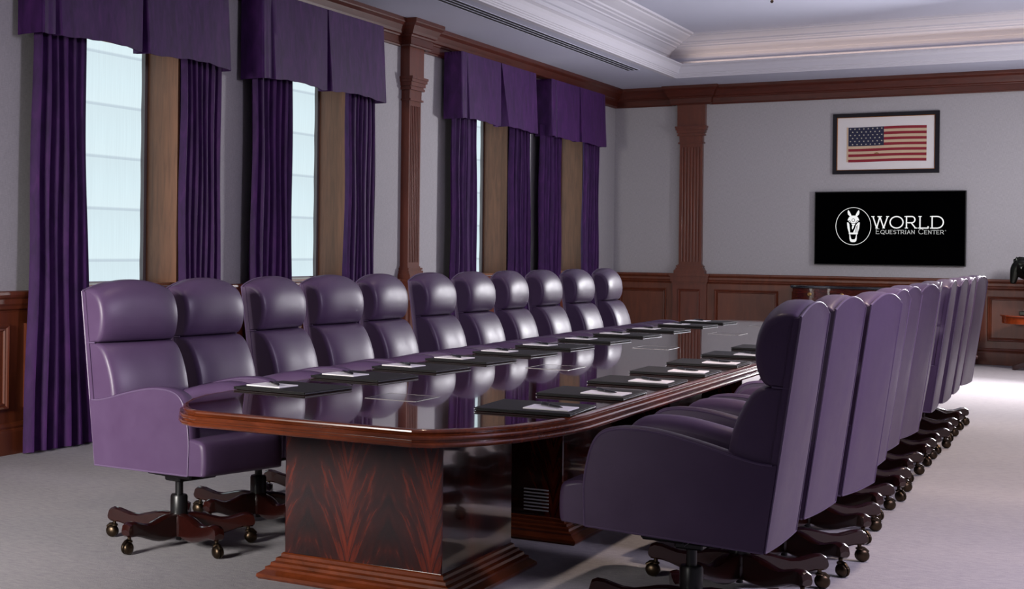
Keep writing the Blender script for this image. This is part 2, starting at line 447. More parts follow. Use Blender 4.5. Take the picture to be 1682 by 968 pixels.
DR = [ # y0, y1, folds, flare toward lower y, toward higher y, label
 (7.74, 8.33, 6, .06, .16, 'floor-length purple velvet drape at the far left, beside the bare wainscot'),
 (9.61, 10.17, 7, .01, .01, 'purple velvet drape on the right side of the widest bright window'),
 (10.72, 11.45, 7, .02, .06, 'purple velvet drape with slim regular pleats left of the second bright window'),
 (12.55, 13.15, 7, .02, .01, 'purple velvet drape just left of the pilaster between the windows'),
 (15.14, 15.86, 7, .02, .10, 'purple velvet drape next right of the window wall pilaster'),
 (16.97, 17.62, 8, .01, .14, 'purple velvet drape on the right side of the third window'),
 (18.08, 18.86, 8, .02, .03, 'purple velvet drape on the left side of the last window'),
 (19.86, 20.48, 7, .01, .01, 'narrow purple velvet drape nearest the room corner')]
for i, (y0, y1, nf, fl, fr, lab) in enumerate(DR):
    m_ = drape_mesh(y1-y0, 2.95, nf, i+3, fl, fr, .062)
    o = m_.build('drape', M_velvet, loc=(WX+.13, y0, .005)); tag(o, lab, 'curtain', 'velvet drapes at the windows')

# box-pleated valances
def valance(y0, y1, seed, open_pleat=0):
    rnd = random.Random(seed); m = MB(); w = y1-y0; P = .20; Zt, Zb = 3.52, 2.80
    def plan(k):      # k 0 top .. 1 bottom
        fl = .022*k; g = .010+.045*k; g2 = g + .16*k*open_pleat; c = w*.5; pts = []
        def seg(a, b_, n, bow=0):
            for j in range(n):
                t = j/n; x = a[0]+(b_[0]-a[0])*t; y = a[1]+(b_[1]-a[1])*t
                pts.append((x + bow*k*math.sin(PI*t) + k*.006*math.sin(3*PI*t+seed), y))
        Fx = P+fl; e = .15
        q = [(0.0, -fl*.3), (Fx*.95, -fl), (Fx, -fl+.02), (Fx-.004, e-g*.5), (Fx-.05*k-.006, e+.012), (Fx-.004, e+g*.6+.02), (Fx, c-g), (Fx-.10, c-g*.3), (Fx-.10, c+g2*.6), (Fx, c+g2), (Fx+.003, w+fl-.02), (Fx*.95, w+fl), (0.0, w+fl*.3)]
        ns = [6, 2, 6, 3, 3, 14, 4, 3, 4, 16, 2, 6]
        bows = [0, 0, .004, 0, 0, .02, 0, 0, 0, .02, 0, 0]
        for a in range(len(q)-1): seg(q[a], q[a+1], ns[a], bows[a])
        pts.append(q[-1]); return pts
    nz = 14
    rows = []
    for a in range(nz+1):
        k = a/nz; z = Zt+(Zb-Zt)*k
        pl = plan(k)
        rows.append([(x, y, z - (k**3)*.010*math.sin(2*PI*y/w*2+seed) - (k**3)*.004*math.sin(23*y+seed)) for x, y in pl])
    for inset in (0, .007):
        rr = [[(x-inset*(1 if x > .05 else 0), y, z) for x, y, z in r] for r in rows]
        m.loft(rr, smooth=True, closed=False, caps=False)
    m.box(0.0, P-.01, .005, w-.005, Zt-.03, Zt)
    return m
VL = [(7.66,10.10,'widest purple velvet valance, cut off by the top of the photo, above the leftmost window',0),
      (10.66,13.08,'purple velvet valance left of the pilaster, above the second window',0),
      (15.10,17.52,'purple velvet valance with gaping centre pleat, right of the pilaster',1),
      (18.12,20.38,'purple velvet valance nearest the room corner',0)]
for i, (y0, y1, lab, op) in enumerate(VL):
    o = valance(y0, y1, i+1, op).build('valance', M_velvet, loc=(WX+.046, y0, 0)); tag(o, lab, 'valance', 'velvet valances above the windows')

# ------------------------------------------------------------------ conference table
TCX = -2.487; TYN, TYF = 4.862, 14.62
def half(sgn, end):
    pts = [(.44,0),(.50,.035),(.555,.10),(.62,.205),(.68,.36),(.725,.54),(.755,.72),(.768,.90)]
    if sgn < 0: pts = [(min(x, .735+.02*(x-.735)), y) for x, y in pts]
    return [(TCX+sgn*x, TYN+y if end < 0 else TYF-y) for x, y in pts]
outl = half(1,-1) + half(1,1)[::-1] + half(-1,1) + half(-1,-1)[::-1]   # counter-clockwise from the near right
# slight bow of the near and far ends
def off(poly, d):
    N = len(poly); res = []
    for i in range(N):
        a, p, c = Vector(poly[i-1]), Vector(poly[i]), Vector(poly[(i+1) % N])
        n1 = Vector(((p-a).y, -(p-a).x)).normalized(); n2 = Vector(((c-p).y, -(c-p).x)).normalized()
        n = n1+n2; n = n/max(.3, n.dot(n1)); res.append((p.x+n.x*d, p.y+n.y*d))
    return res
table = thing('conference_table', 'very long glossy dark mahogany conference table with moulded edge on panelled pedestals', 'conference table', (TCX, 9.7, 0))
Mt = Matrix.Translation((-TCX, -9.7, 0))
mb = MB()
o1 = off(outl, -.012)
mb.loft([[(x,y,.735) for x,y in o1], [(x,y,.762) for x,y in o1]], smooth=False, M=Mt)
mb.build('table_top', M_top, table)
mb = MB()
pr = [(-.03,.698),(.016,.698),(.024,.701),(.028,.707),(.028,.711),(.024,.716),(.014,.718),(.014,.723),(.022,.726),(.025,.731),(.025,.735),(.021,.740),(.008,.742),(.004,.745),(.008,.748),(.010,.752),(.009,.757),(.004,.761),(-.002,.7623),(-.012,.7622),(-.03,.755)]
mb.sweep(pr, outl, closed=True, smooth=True, M=Mt)
mb.build('edge_moulding', M_tedge, table, sharp=27)
mb = MB(); o2 = off(outl, -.16); o3 = off(outl, -.18)
mb.loft([[(x,y,.675) for x,y in o3], [(x,y,.68) for x,y in o2], [(x,y,.735) for x,y in o2]], smooth=False, M=Mt)
mb.build('apron', M_chw, table)
PEDC = -2.545
for i, yf in enumerate([5.53, 7.05, 9.05, 11.05, 13.1]):
    m_ = MB(); hw, hd = .348, .40
    m_.box(-hw, hw, -hd, hd, .10, .70, b=.004)
    p = m_.build('pedestal', M_flame, table, loc=(PEDC-TCX, yf+hd-9.7, 0))
    m_ = MB()
    sq = [(-hw,-hd),(hw,-hd),(hw,hd),(-hw,hd)]
    m_.sweep([(-.02,0),(.08,0),(.088,.010),(.086,.022),(.074,.030),(.060,.040),(.060,.050),(.044,.056),(.042,.068),(.028,.074),(.026,.086),(.011,.090),(.010,.103),(.004,.108),(-.02,.108)], sq, closed=True)
    m_.build('plinth_moulding', M_tedge, p)
    if i == 1:
        for k in range(7):
            m_ = MB(); z = .235-k*.0165
            m_.box(.16, .28, -.008, 0, z-.003, z+.003, b=.001)
            m_.build('louver', M_steel, p, loc=(0, -hd, 0))
# flush data-port hatches
for y0, y1 in [(5.73,5.99),(7.76,8.07),(9.83,10.12),(11.93,12.24),(13.40,13.72)]:
    m_ = MB(); x0, x1 = -2.622, -2.402
    m_.box(x0, x1, y0, y1, .760, .7632, M=Mt)
    h = m_.build('port_hatch', M_hatch, table)
    m_ = MB()
    m_.sweep([(0,.762),(0,.7638),(.003,.7638),(.003,.762)], [(x0,y0),(x1,y0),(x1,y1),(x0,y1)], closed=True, M=Mt)
    m_.build('hatch_rim', M_rim, h)

# ------------------------------------------------------------------ chairs
FH = .30                        # swivel column sits this far in front of the rear bottom edge
def fb(z): return -(z-.36)*.131  # raked back line
def lerp(a, b, t): return a+(b-a)*t
def ring(loop, w, offs):
    """loop: (f, z, weight, crown) -> offset inward along normals"""
    n = len(loop); out = []
    ar = sum(loop[i][0]*loop[(i+1)%n][1]-loop[(i+1)%n][0]*loop[i][1] for i in range(n))
    sg = 1 if ar > 0 else -1
    for i, (f, z, wt, cr) in enumerate(loop):
        a, c = loop[i-1], loop[(i+1) % n]
        dx, dz = c[0]-a[0], c[1]-a[1]; l = math.hypot(dx, dz) or 1
        nx, nz = dz/l*sg, -dx/l*sg
        out.append((f-nx*offs*wt-FH, w, z-nz*offs*wt))
    return out
def pillow(mb, loop, w, r=.03, bulge_f=.02, crown=.045, n=14, skew=1):
    st = []
    for k in range(5):
        a = PI/2*k/4; st.append((w-r*(1-math.sin(a))- (r if False else 0), r*(1-math.sin(a)) ))
    # edge stations: w at full offset r -> 0
    ws = [(-(w-r*(1-math.cos(PI/2*k/4)))) for k in range(5)]
    of = [r*(1-math.sin(PI/2*k/4)) for k in range(5)]
    inner = [(-(w-r)+2*(w-r)*j/n) for j in range(1, n)]
    stations = list(zip(ws, of)) + [(x, 0) for x in inner] + [(-x, o) for x, o in zip(ws[::-1], of[::-1])]
    rings = []
    for x, o in stations:
        q = max(0, 1-(x/w)**2); q4 = max(0, 1-(x/w)**4)
        lp = [(f + (bulge_f*q4*wt if f > fb(z)+.03 else 0), z + crown*q*cr, wt, cr) for f, z, wt, cr in loop]
        rings.append(ring(lp, x, o))
    mb.loft(rings, smooth=True)
def smooth_loop(pts, sub=3):
    """Catmull-Rom through a closed list of (f,z,wt,cr,corner)"""
    n = len(pts); res = []
    for i in range(n):
        p0, p1, p2, p3 = pts[i-1], pts[i], pts[(i+1)%n], pts[(i+2)%n]
        if p1[4]: p0 = p1
        if p2[4]: p3 = p2
        for k in range(sub):
            t = k/sub
            if p1[4] and p2[4]:
                res.append(tuple(lerp(p1[j], p2[j], t) for j in range(4))); continue
            v = []
            for j in range(2):
                a, b_, c_, d = p0[j], p1[j], p2[j], p3[j]
                v.append(.5*((2*b_)+(-a+c_)*t+(2*a-5*b_+4*c_-d)*t*t+(-a+3*b_-3*c_+d)*t**3))
            res.append((v[0], v[1], lerp(p1[2],p2[2],t), lerp(p1[3],p2[3],t)))
    return res

def make_chair():
    root = thing('swivel_chair', 'x', 'chair', (0,0,0), 0, 'purple leather conference chairs')
    W = .255
    # headrest roll
    hp = [(fb(.934),.934,0,0,1),(fb(1.17),1.172,0,1,1),(-.085,1.185,.6,1,0),(-.045,1.182,1,1,0),(-.008,1.160,1,.8,0),(.018,1.12,1,.5,0),
          (.030,1.07,1,.1,0),(.030,1.02,1,0,0),(.020,.975,1,0,0),(.002,.945,1,0,0),(-.02,.936,.6,0,0)]
    mb = MB(); pillow(mb, smooth_loop(hp), W, .018, .022, .046); mb.build('headrest', M_leather, root)
    lp = [(fb(.5),.50,0,0,1),(fb(.93),.931,0,0,1),(-.03,.934,.6,0,0),(.012,.925,1,0,0),(.045,.895,1,0,0),(.075,.84,1,0,0),(.10,.77,1,0,0),(.115,.69,1,0,0),(.12,.60,1,0,0),(.12,.50,0,0,1)]
    mb = MB(); pillow(mb, smooth_loop(lp), W-.002, .018, .026, 0); mb.build('backrest', M_leather, root)
    # outer back panel with arched top
    mb = MB(); rings = []
    n = 14
    for j in range(n+1):
        w = -W-.004+2*(W+.004)*j/n; q = max(0, 1-(w/(W+.004))**2); zt = 1.176+.045*q; bl = -.012*q**.5 if q > 0 else 0
        col = []
        for k in range(9):
            z = lerp(.362, zt, k/8); col.append((fb(z)-.004+bl*math.sin(PI*min(1, .15+k/8*.85))-FH, w, z))
        for k in range(8, -1, -1):
            z = lerp(.362, zt-.004, k/8); col.append((fb(z)+.02-FH, w, z))
        rings.append(col)
    mb.loft(rings, smooth=True); bp = mb.build('back_panel', M_leather, root)
    # piping round the back panel
    mb = MB()
    for sy in (-1, 1): mb.tube([(fb(z)-.004-FH, sy*(W+.004), z) for z in [lerp(.362,1.176,k/8) for k in range(9)]], .0042, 6)
    mb.tube([(fb(1.176+.045*(1-(w/W)**2))-.002-FH, w, 1.178+.045*(1-(w/W)**2)) for w in [lerp(-W,W,k/14) for k in range(15)]], .0045, 6)
    mb.tube([(-.004-FH, lerp(-W,W,k/8), .362-.006*math.sin(PI*k/8)) for k in range(9)], .0045, 6)
    for sy in (-1, 1): mb.tube([(fb(.932)-FH, sy*(W+.001), .932), (-.06-FH, sy*(W+.001), .933), (-.02-FH, sy*(W-.001), .935)], .0036, 6)
    mb.build('piping', M_piping, bp)
    # seat
    mb = MB()
    sp_ = [(-.0,.372,0,0,1),(.60,.382,0,0,1),(.60,.545,1,0,0),(.4,.548,1,0,0),(.2,.535,1,0,0),(0,.52,0,0,1)]
    pillow(mb, smooth_loop(sp_), .19, .01, 0, .012)
    fr = [(.595,.382,0,0,1),(.698,.387,.3,0,1),(.706,.40,1,0,0),(.709,.45,1,0,0),(.706,.50,1,0,0),(.697,.528,1,0,0),(.67,.543,1,0,0),(.595,.55,.5,0,1)]
    pillow(mb, smooth_loop(fr), .263, .018, .008, 0)
    mb.build('seat', M_leather, root)
    # arms
    for sy in (-1, 1):
        ap = [(0.0,.362,0,0,1),(.612,.383,0,0,1),(.624,.46,1,0,0),(.625,.54,1,0,0),(.614,.62,1,0,0),(.592,.695,1,0,0),(.556,.738,1,0,0),(.505,.757,1,0,0),(.44,.762,1,0,0),
              (.36,.757,1,0,0),(.27,.740,1,0,0),(.18,.718,1,0,0),(.10,.696,1,0,0),(.02,.676,.8,0,0),(fb(.665),.666,0,0,1)]
        lp = smooth_loop(ap); rings = []
        w0, w1 = .165, .266
        sts = [(w0, .05), (w0+.006, .03), (w0+.02, .012), (w0+.04, .002), (w1-.022, .0), (w1-.010, .003), (w1-.003, .008), (w1, .014)]
        for w, o in sts: rings.append([(p[0], sy*p[1], p[2]) for p in ring(lp, w, o)])
        mb = MB(); mb.loft(rings, smooth=True); arm = mb.build('armrest', M_leather, root)
        mb = MB()
        edge = ring(lp, w1, .010)
        pts = [(p[0], sy*(w1-.001), p[2]) for p in edge]
        keep = [p for p in pts if True]
        k0 = 3; mb.tube(keep[k0:-3], .0042, 6)
        mb.tube([(lerp(0,.61,k/6)-FH, sy*(w1-.002), lerp(.361,.383,k/6)) for k in range(7)], .0042, 6)
        mb.build('piping', M_piping, arm)
    # underside mechanism + column
    mb = MB(); mb.box(-.13,.16,-.09,.09,.325,.372,b=.008); mb.box(-.05,.05,-.05,.05,.30,.33,b=.006)
    mb.tube([(-.02,.09,.345),(-.02,.20,.343)], .006, 8)
    mb.build('tilt_mechanism', M_black, root)
    mb = MB(); mb.lathe([(.0,.225),(.019,.226),(.019,.33),(.0,.33)], 16); mb.build('gas_column', M_black, root)
    mb = MB(); mb.lathe([(.0,.13),(.040,.13),(.041,.135),(.041,.225),(.036,.235),(.0,.236)], 20); mb.build('column_sleeve', M_black, root)
    mb = MB(); mb.lathe([(.0,.022),(.014,.022),(.014,.06),(.0,.06)], 12); mb.build('column_tip', M_black, root)
    # five-leg wooden base with casters
    mb = MB(); mb.lathe([(.0,.042),(.048,.044),(.052,.06),(.052,.135),(.046,.146),(.0,.148)], 20); hub = mb.build('hub', M_chw, root)
    top = [(.03,.150),(.08,.151),(.12,.145),(.16,.134),(.20,.125),(.24,.126),(.275,.135),(.305,.144),(.335,.146),(.355,.136),(.362,.112)]
    bot = [(.03,.045),(.08,.036),(.12,.034),(.16,.038),(.20,.047),(.24,.060),(.275,.072),(.305,.079),(.335,.080),(.352,.081),(.360,.088)]
    for k in range(5):
        a = 2*PI*k/5 + PI
        Mr = Matrix.Rotation(a, 4, 'Z')
        rings = []
        for (r1, zt), (r2, zb) in zip(top, bot):
            hw = .026 if r1 < .34 else .024; c = .007
            rings.append([(r2,-hw+c,zb),(r2,hw-c,zb),(r2,hw,zb+c),(r1,hw,zt-c),(r1,hw-c*1.4,zt-c*.3),(r1,0,zt+.002),(r1,-hw+c*1.4,zt-c*.3),(r1,-hw,zt-c),(r2,-hw,zb+c)])
        mb = MB(); mb.loft(rings, smooth=True, M=Mr); leg = mb.build('base_leg', M_chw, root)
        mb = MB(); cx = .335
        mb.lathe([(.0,.09),(.008,.09),(.009,.066),(.016,.063),(.016,.056),(.0,.056)], 12, (cx,0), M=Mr)
        off_ = Matrix.Translation((cx+.012, 0, 0))
        for sgn in (-1, 1):   # twin ball wheels
            prof = [(.001,.0),(.012,.001),(.021,.005),(.0265,.012),(.0275,.018),(.0265,.0215),(.0,.022)]
            Mw = Mr @ off_ @ Matrix.Translation((0,0,.0300)) @ Matrix.Rotation(sgn*PI/2, 4, 'X') @ Matrix.Translation((0,0,-.024))
            mb.lathe([(r_*1.08, h_) for r_, h_ in prof], 18, M=Mw)
        mb.tube([(cx,-.012,.05),(cx+.006,0,.062),(cx+.02,0,.060),(cx+.036,0,.045)], .010, 8, M=Mr)
        mb.build('caster', M_brass, leg)
    return root

chair0 = make_chair(); first = True
ords = ['nearest', 'second', 'third', 'fourth', 'fifth', 'sixth', 'seventh', 'eighth', 'ninth', 'tenth', 'farthest']
LX = [-3.61]+[-3.595]*10
LY = [5.84,6.579,7.371,8.079,8.842,9.683,10.472,11.258,12.071,12.966,13.884]
LR = [-13,-5,-.2,-5.2,.2,-.8,-.6,1.6,-.4,-1.4,1.0]
RX = [-1.305,-1.302,-1.256,-1.296,-1.324,-1.314,-1.344,-1.342,-1.336,-1.344,-1.344]
RY = [5.719,6.538,7.25,8.089,8.83,9.573,10.389,11.24,11.973,12.784,13.69]
RR = [-1.1,-3.9,-6.4,-1.8,-3.1,-5.1,3.7,.9,-.6,.3,-3.9]
def place(x, y, rz, label, base):
    global first
    if first:
        first = False; c = chair0; c.location = (x,y,0); c.rotation_euler = (0,0,rz); c['label'] = label
    else: c = dup(chair0, (x,y,0), rz, label)
    for q in c.children:
        if q.name.startswith('base_leg'): q.rotation_euler = (0, 0, base-rz)   # the star base swivels freely
for i in range(11):
    place(LX[i], LY[i], R(LR[i]), 'purple leather swivel chair, %s %s the camera in the window-side row' % (ords[i], 'to' if i == 0 else 'from'), R([8,2,12,-6,5,10,3,-4,7,0,5][i]))
for i in range(11):
    place(RX[i], RY[i], PI+R(RR[i]), 'purple leather swivel chair, %s %s the camera in the right row seen from behind' % (ords[i], 'to' if i == 0 else 'from'), PI+R([40,36,33,37,35,38,34,37,33,36,35][i]))

# ------------------------------------------------------------------ things on the table
TZ = .7632
def make_pad():
    root = thing('desk_pad', 'x', 'desk pad', (0,0,0), 0, 'black desk pads on the table')
    mb = MB(); mb.box(-.185,.185,-.20,.20,0,.0045,b=.0015); mb.box(-.185,.185,-.20,.20,.0075,.0125,b=.0015); mb.box(-.178,.178,-.193,.193,.004,.008)
    c = mb.build('cover', M_pad, root)
    mb = MB(); mb.box(-.176,-.168,-.01,.10,.0122,.0138,b=.0004); mb.build('emblem', M_dark, root)
    for xa in (-.187, .1845):
        mb = MB(); mb.box(xa, xa+.0025, -.195, .195, .0045, .0075); mb.build('edge_trim', M_padedge, root)
    return root
def make_note():
    mb = MB(); mb.box(-.088,.088,-.075,.075,0,.005,b=.0008); o = mb.build('notepad', M_paper)
    o['label'] = 'x'; o['category'] = 'notepad'; o['group'] = 'white notepads on the desk pads'
    return o
def make_pen():
    root = thing('pen', 'x', 'pen', (0,0,0), 0, 'black pens on the notepads')
    Mx = Matrix.Rotation(PI/2, 4, 'Y') @ Matrix.Translation((0,0,-.075))
    Mx = Matrix.Translation((0,0,.0062)) @ Mx
    mb = MB(); mb.lathe([(.0012,-.004),(.0025,.004),(.0048,.022),(.0056,.04),(.006,.08),(.006,.142),(.004,.148),(.0,.149)], 12, M=Mx); mb.build('barrel', M_pen, root)
    mb = MB(); mb.lathe([(.0064,.078),(.0064,.084)], 12, M=Mx); mb.tube([(.07,0,.0135),(.03,0,.0142)], .0013, 6); mb.build('clip', M_silver, root)
    return root
pad0, note0, pen0 = make_pad(), make_note(), make_pen()
used = [False]
rowL = 'left side of the table'; rowR = 'right side of the table'
def setting(x, y, rz, i, side, out):
    pos = '%s %s the camera' % (ords[i], 'to' if i == 0 else 'from')
    rs = 'left side of the table' if side == 'L' else 'right side of the table'
    cs = math.cos(rz); sn = math.sin(rz)
    P = lambda lx, ly, lz: (x+cs*lx-sn*ly, y+sn*lx+cs*ly, TZ+lz)
    rnd = random.Random(i*7+ord(side)); j = rnd.uniform(-1, 1)
    lab = 'black leather desk pad, %s, %s' % (pos, rs)
    lan = 'white notepad on a desk pad, %s, %s' % (pos, rs)
    lap = 'black pen with silver clip, %s, %s' % (pos, rs)
    k = -1 if side == 'R' else 1      # pad local +x points to the table middle
    nx, ny = (-.085, -.02*k + .0) if True else 0
    locp, locn, locq = P(0,0,0), P(-.075, -.055*k, .0127), P(-.07+.004*j, (-.045)*k, .0180)
    rn = rz + R(2*j); rp = rz + R(-42 if side == 'R' else 136) + R(4*j)
    if side == 'L': rp = rz + R(-40+4*j)
    else: rp = rz + R(-40+4*j)
    if not used[0]:
        used[0] = True
        for o, l, lc, r_ in ((pad0,lab,locp,rz),(note0,lan,locn,rn),(pen0,lap,locq,rp)):
            o['label'] = l; o.location = lc; o.rotation_euler = (0,0,r_)
    else:
        dup(pad0, locp, rz, lab); dup(note0, locn, rn, lan); dup(pen0, locq, rp, lap)
LPY = [5.633,6.386,7.093,7.809,8.544,9.302,10.178,11.003,11.893,12.845,13.60]
RPY = [5.60,6.355,7.095,7.82,8.565,9.385,10.21]
for i, y in enumerate(LPY): setting(-3.034, y+.232, R(-5), i, 'L', 0)
for i, y in enumerate(RPY): setting(-1.915, y+.185, PI+R(1 if i else 3), i, 'R', 0)

# ------------------------------------------------------------------ back wall: television, framed flag
tv = thing('television', 'large black wall television showing a white horse head logo and lettering', 'television', (-2.548, WY, 1.725))
mb = MB(); mb.box(-.878,.878,-.072,-.03,-.488,.488,b=.004); mb.box(-.5,.5,-.03,-.001,-.3,.3); mb.build('cabinet', mat('tv_black', srgb(8,8,9), .5), tv)
M_scr = mat('screen_black', (0.0006,.0006,.0008,1), .9, spec=0)
mb = MB(); mb.box(-.868,.868,-.0745,-.072,-.478,.478); mb.build('screen', M_scr, tv)
M_glow = bpy.data.materials.new('lit_screen_white'); M_glow.use_nodes = True
bb = M_glow.node_tree.nodes['Principled BSDF']; bb.inputs['Base Color'].default_value = (0,0,0,1)
bb.inputs['Emission Color'].default_value = (1,1,1,1); bb.inputs['Emission Strength'].default_value = .85
M_glow2 = M_glow.copy(); M_glow2.name = 'lit_screen_grey'; M_glow2.node_tree.nodes['Principled BSDF'].inputs['Emission Strength'].default_value = .45
def ell(cx, cz, rx, rz_, n=20, a0=0, a1=360): return [(cx+rx*math.cos(R(lerp(a0,a1,k/n))), cz+rz_*math.sin(R(lerp(a0,a1,k/n)))) for k in range(n+1)]
GL = {  # width, strokes, serif points (x,z,half length)
 'W': (1.42, [[(.06,1),(.40,0),(.66,.92)],[(.52,1),(.70,.92),(1.02,0),(1.36,1)]], [(.06,1,.12),(1.36,1,.12),(.66,1,.18),(.40,0,.09),(1.02,0,.09)]),
 'O': (1.22, [ell(.61,.5,.57,.5,28)], []),
 'R': (1.05, [[(.14,0),(.14,1)],[(.14,1),(.6,1)]+ell(.6,.73,.27,.27,10,90,-90)+[(.14,.46)],[(.55,.46),(.92,0)]], [(.14,0,.12),(.06,1,.08),(.95,0,.1)]),
 'L': (.92, [[(.14,1),(.14,0),(.84,0),(.84,.14)]], [(.14,1,.12),(.06,0,.08)]),
 'D': (1.2, [[(.14,0),(.14,1),(.55,1)]+ell(.55,.5,.55,.5,16,90,-90)+[(.14,0)]], [(.06,1,.08),(.06,0,.08)]),
 'E': (.86, [[(.74,1),(.12,1),(.12,0),(.76,0)],[(.12,.52),(.62,.52)]], [(.08,1,.06),(.08,0,.06)]),
 'Q': (1.2, [ell(.6,.5,.54,.5,20),[(.62,.22),(.95,-.18),(1.12,-.16)]], []),
 'U': (1.02, [[(.14,1),(.14,.4)]+ell(.51,.38,.37,.38,10,180,360)+[(.88,1)]], [(.14,1,.1),(.88,1,.1)]),
 'S': (.84, [ell(.42,.74,.30,.26,10,35,230)+ell(.42,.27,.32,.27,10,60,-145)], []),
 'T': (.9, [[(.04,.9),(.04,1),(.86,1),(.86,.9)],[(.45,1),(.45,0)]], [(.45,0,.1)]),
 'I': (.38, [[(.19,0),(.19,1)]], [(.19,0,.1),(.19,1,.1)]),
 'A': (1.02, [[(.1,0),(.5,1),(.92,0)],[(.26,.34),(.76,.34)]], [(.1,0,.09),(.92,0,.09)]),
 'N': (1.06, [[(.16,0),(.16,1),(.88,0),(.88,1)]], [(.16,0,.1),(.88,1,.1),(.08,1,.08)]),
 'C': (1.05, [ell(.58,.5,.5,.5,18,38,322),[(.96,.78),(.96,.95)]], []),
}
def ribbon(mb, pts, t, y):
    for i in range(len(pts)-1):
        (x0,z0),(x1,z1) = pts[i], pts[i+1]; dx, dz = x1-x0, z1-z0; l = math.hypot(dx, dz)
        if l < 1e-7: continue
        nx, nz = -dz/l*t/2, dx/l*t/2; ex, ez = dx/l*t*.25, dz/l*t*.25
        yy = y - .00002*(i % 5)
        mb.add([(x0-ex+nx,yy,z0-ez+nz),(x0-ex-nx,yy,z0-ez-nz),(x1+ex-nx,yy,z1+ez-nz),(x1+ex+nx,yy,z1+ez+nz)], [(0,1,2,3)])
def text(mb, items, x0, x1, z, y, t, sp=.12):
    """items: list of (char, cap height)"""
    tot = 0
    for ch, h in items: tot += (.55*h if ch == ' ' else (GL[ch][0]+sp)*h)
    k = (x1-x0)/tot; x = x0
    for ch, h in items:
        if ch == ' ': x += .55*h*k; continue
        w, st, se = GL[ch]
        for s in st: ribbon(mb, [(x+a*h*k, z+b_*h) for a, b_ in s], t, y)
        for a, b_, q in se: ribbon(mb, [(x+(a-q)*h*k, z+b_*h), (x+(a+q)*h*k, z+b_*h)], t*.7, y-.0001)
        x += (w+sp)*h*k
YS = -.0752
mb = MB(); text(mb, [(c, .150) for c in 'WORLD'], -.187, .655, .004, YS, .0145); mb.build('lettering', M_glow, tv, recalc=False)
mb = MB(); text(mb, [('E',.064)]+[(c,.048) for c in 'QUESTRIAN']+[(' ',.06),('C',.064)]+[(c,.048) for c in 'ENTER'], -.146, .640, -.072, YS, .0062)
mb.tube([(.650+.006*math.cos(a), YS, -.028+.006*math.sin(a)) for a in [2*PI*k/10 for k in range(10)]], .0008, 4, closed=True)
mb.build('small_lettering', M_glow2, tv, recalc=False)
# emblem
def E2(px, py): return ((px-362)/408*.421-.410, .027-(py-362)/435*.50)
mb = MB()
ribbon(mb, [(-.410+.208*math.cos(2*PI*k/60), .027+.247*math.sin(2*PI*k/60)) for k in range(61)], .0062, YS)
def poly(pts, d=0):
    q = [E2(*p) for p in pts]; mb.add([(x, YS-d, z) for x, z in q], [tuple(range(len(q)))])
mir = lambda P: [(726-x, y) for x, y in P]
ear = [(302,175),(320,196),(340,236),(322,250),(300,226),(294,198)]
poly(ear); poly(mir(ear))
poly([(335,240),(392,240),(416,262),(430,292),(410,312),(386,330),(378,350),(348,350),(340,330),(318,312),(296,292),(310,262)])
poly([(289,320),(303,316),(316,338),(322,385),(326,436),(312,434),(296,385)])
poly([(437,320),(423,316),(408,330),(392,352),(380,392),(360,434),(414,436),(430,385)])
poly([(352,352),(374,352),(366,380),(352,400),(346,380)])
poly([(310,436),(416,436),(413,456),(313,456)], .0001)
poly([(318,458),(328,458),(336,498),(346,514),(378,514),(388,498),(396,458),(404,458),(403,508),(396,536),(380,546),(346,546),(328,536),(320,508)])
mb.build('emblem', M_glow, tv, recalc=False)
mb = MB()
def dk(pts): 
    q = [E2(*p) for p in pts]; ribbon(mb, q, .006, YS-.0006)
dk([(300,300),(318,296),(332,312),(340,345)]); dk([(426,300),(408,296),(394,312),(386,345)])
dk([(362+16*math.cos(a),293+18*math.sin(a)) for a in [2*PI*k/16 for k in range(17)]])
dk([(340,330),(386,330)]); dk([(398,360),(388,432)]); dk([(410,350),(404,432)])
mb.build('bridle_detail', M_scr, tv, recalc=False)

fr = thing('framed_flag', 'antique stars and stripes flag in a wide dark frame on the back wall', 'framed picture', (-2.60, WY, 2.848))
W_, H_ = .620, .402
M_fr = mat('dark_frame', srgb(24,21,28), .55, spec=.2); M_gold = mat('gilt_fillet', srgb(150,96,40), .4, .6)
def rect(a, b_): return [(-a,-b_),(-a,b_),(a,b_),(a,-b_)]
MF = Matrix(((1,0,0,0),(0,0,-1,0),(0,1,0,0),(0,0,0,1)))
mb = MB(); mb.sweep([(0,0),(0,.035),(.005,.04),(.045,.036),(.05,.03),(.05,0)], rect(W_,H_), closed=True, M=MF); mb.build('frame', M_fr, fr)
mb = MB(); mb.sweep([(0,.0),(0,.032),(.006,.030),(.006,0)], rect(W_-.05,H_-.05), closed=True, M=MF); mb.build('gilt_fillet', M_gold, fr)
mb = MB(); mb.box(-W_+.05,W_-.05,-.012,-.004,-H_+.05,H_-.05); mb.build('mat_board', mat('mat_board', srgb(226,222,220), .8), fr)
mb = MB(); M_red = mat('flag_red', srgb(140,34,48), .85); M_cream = mat('flag_cream', srgb(206,180,150), .85); M_navy = mat('flag_navy', srgb(38,40,66), .85); M_star = mat('flag_star', srgb(200,196,176), .85); M_stain = mat('flag_stain', srgb(140,106,66), .9)
X0, X2, Z0, Z2 = -.436, .474, -.242, .220; NS = 13; sh = (Z2-Z0)/NS; yF = -.0135
wv = lambda x: .004*math.sin(6*x+.5)
for k in range(NS):
    z1 = Z2-k*sh; z0 = z1-sh; mi = 0 if k % 2 == 0 else 1; n = 16
    for j in range(n):
        a, c = lerp(X0,X2,j/n), lerp(X0,X2,(j+1)/n)
        mb.add([(a,yF,z0+wv(a)),(c,yF,z0+wv(c)),(c,yF,z1+wv(c)),(a,yF,z1+wv(a))], [(0,1,2,3)], mi)
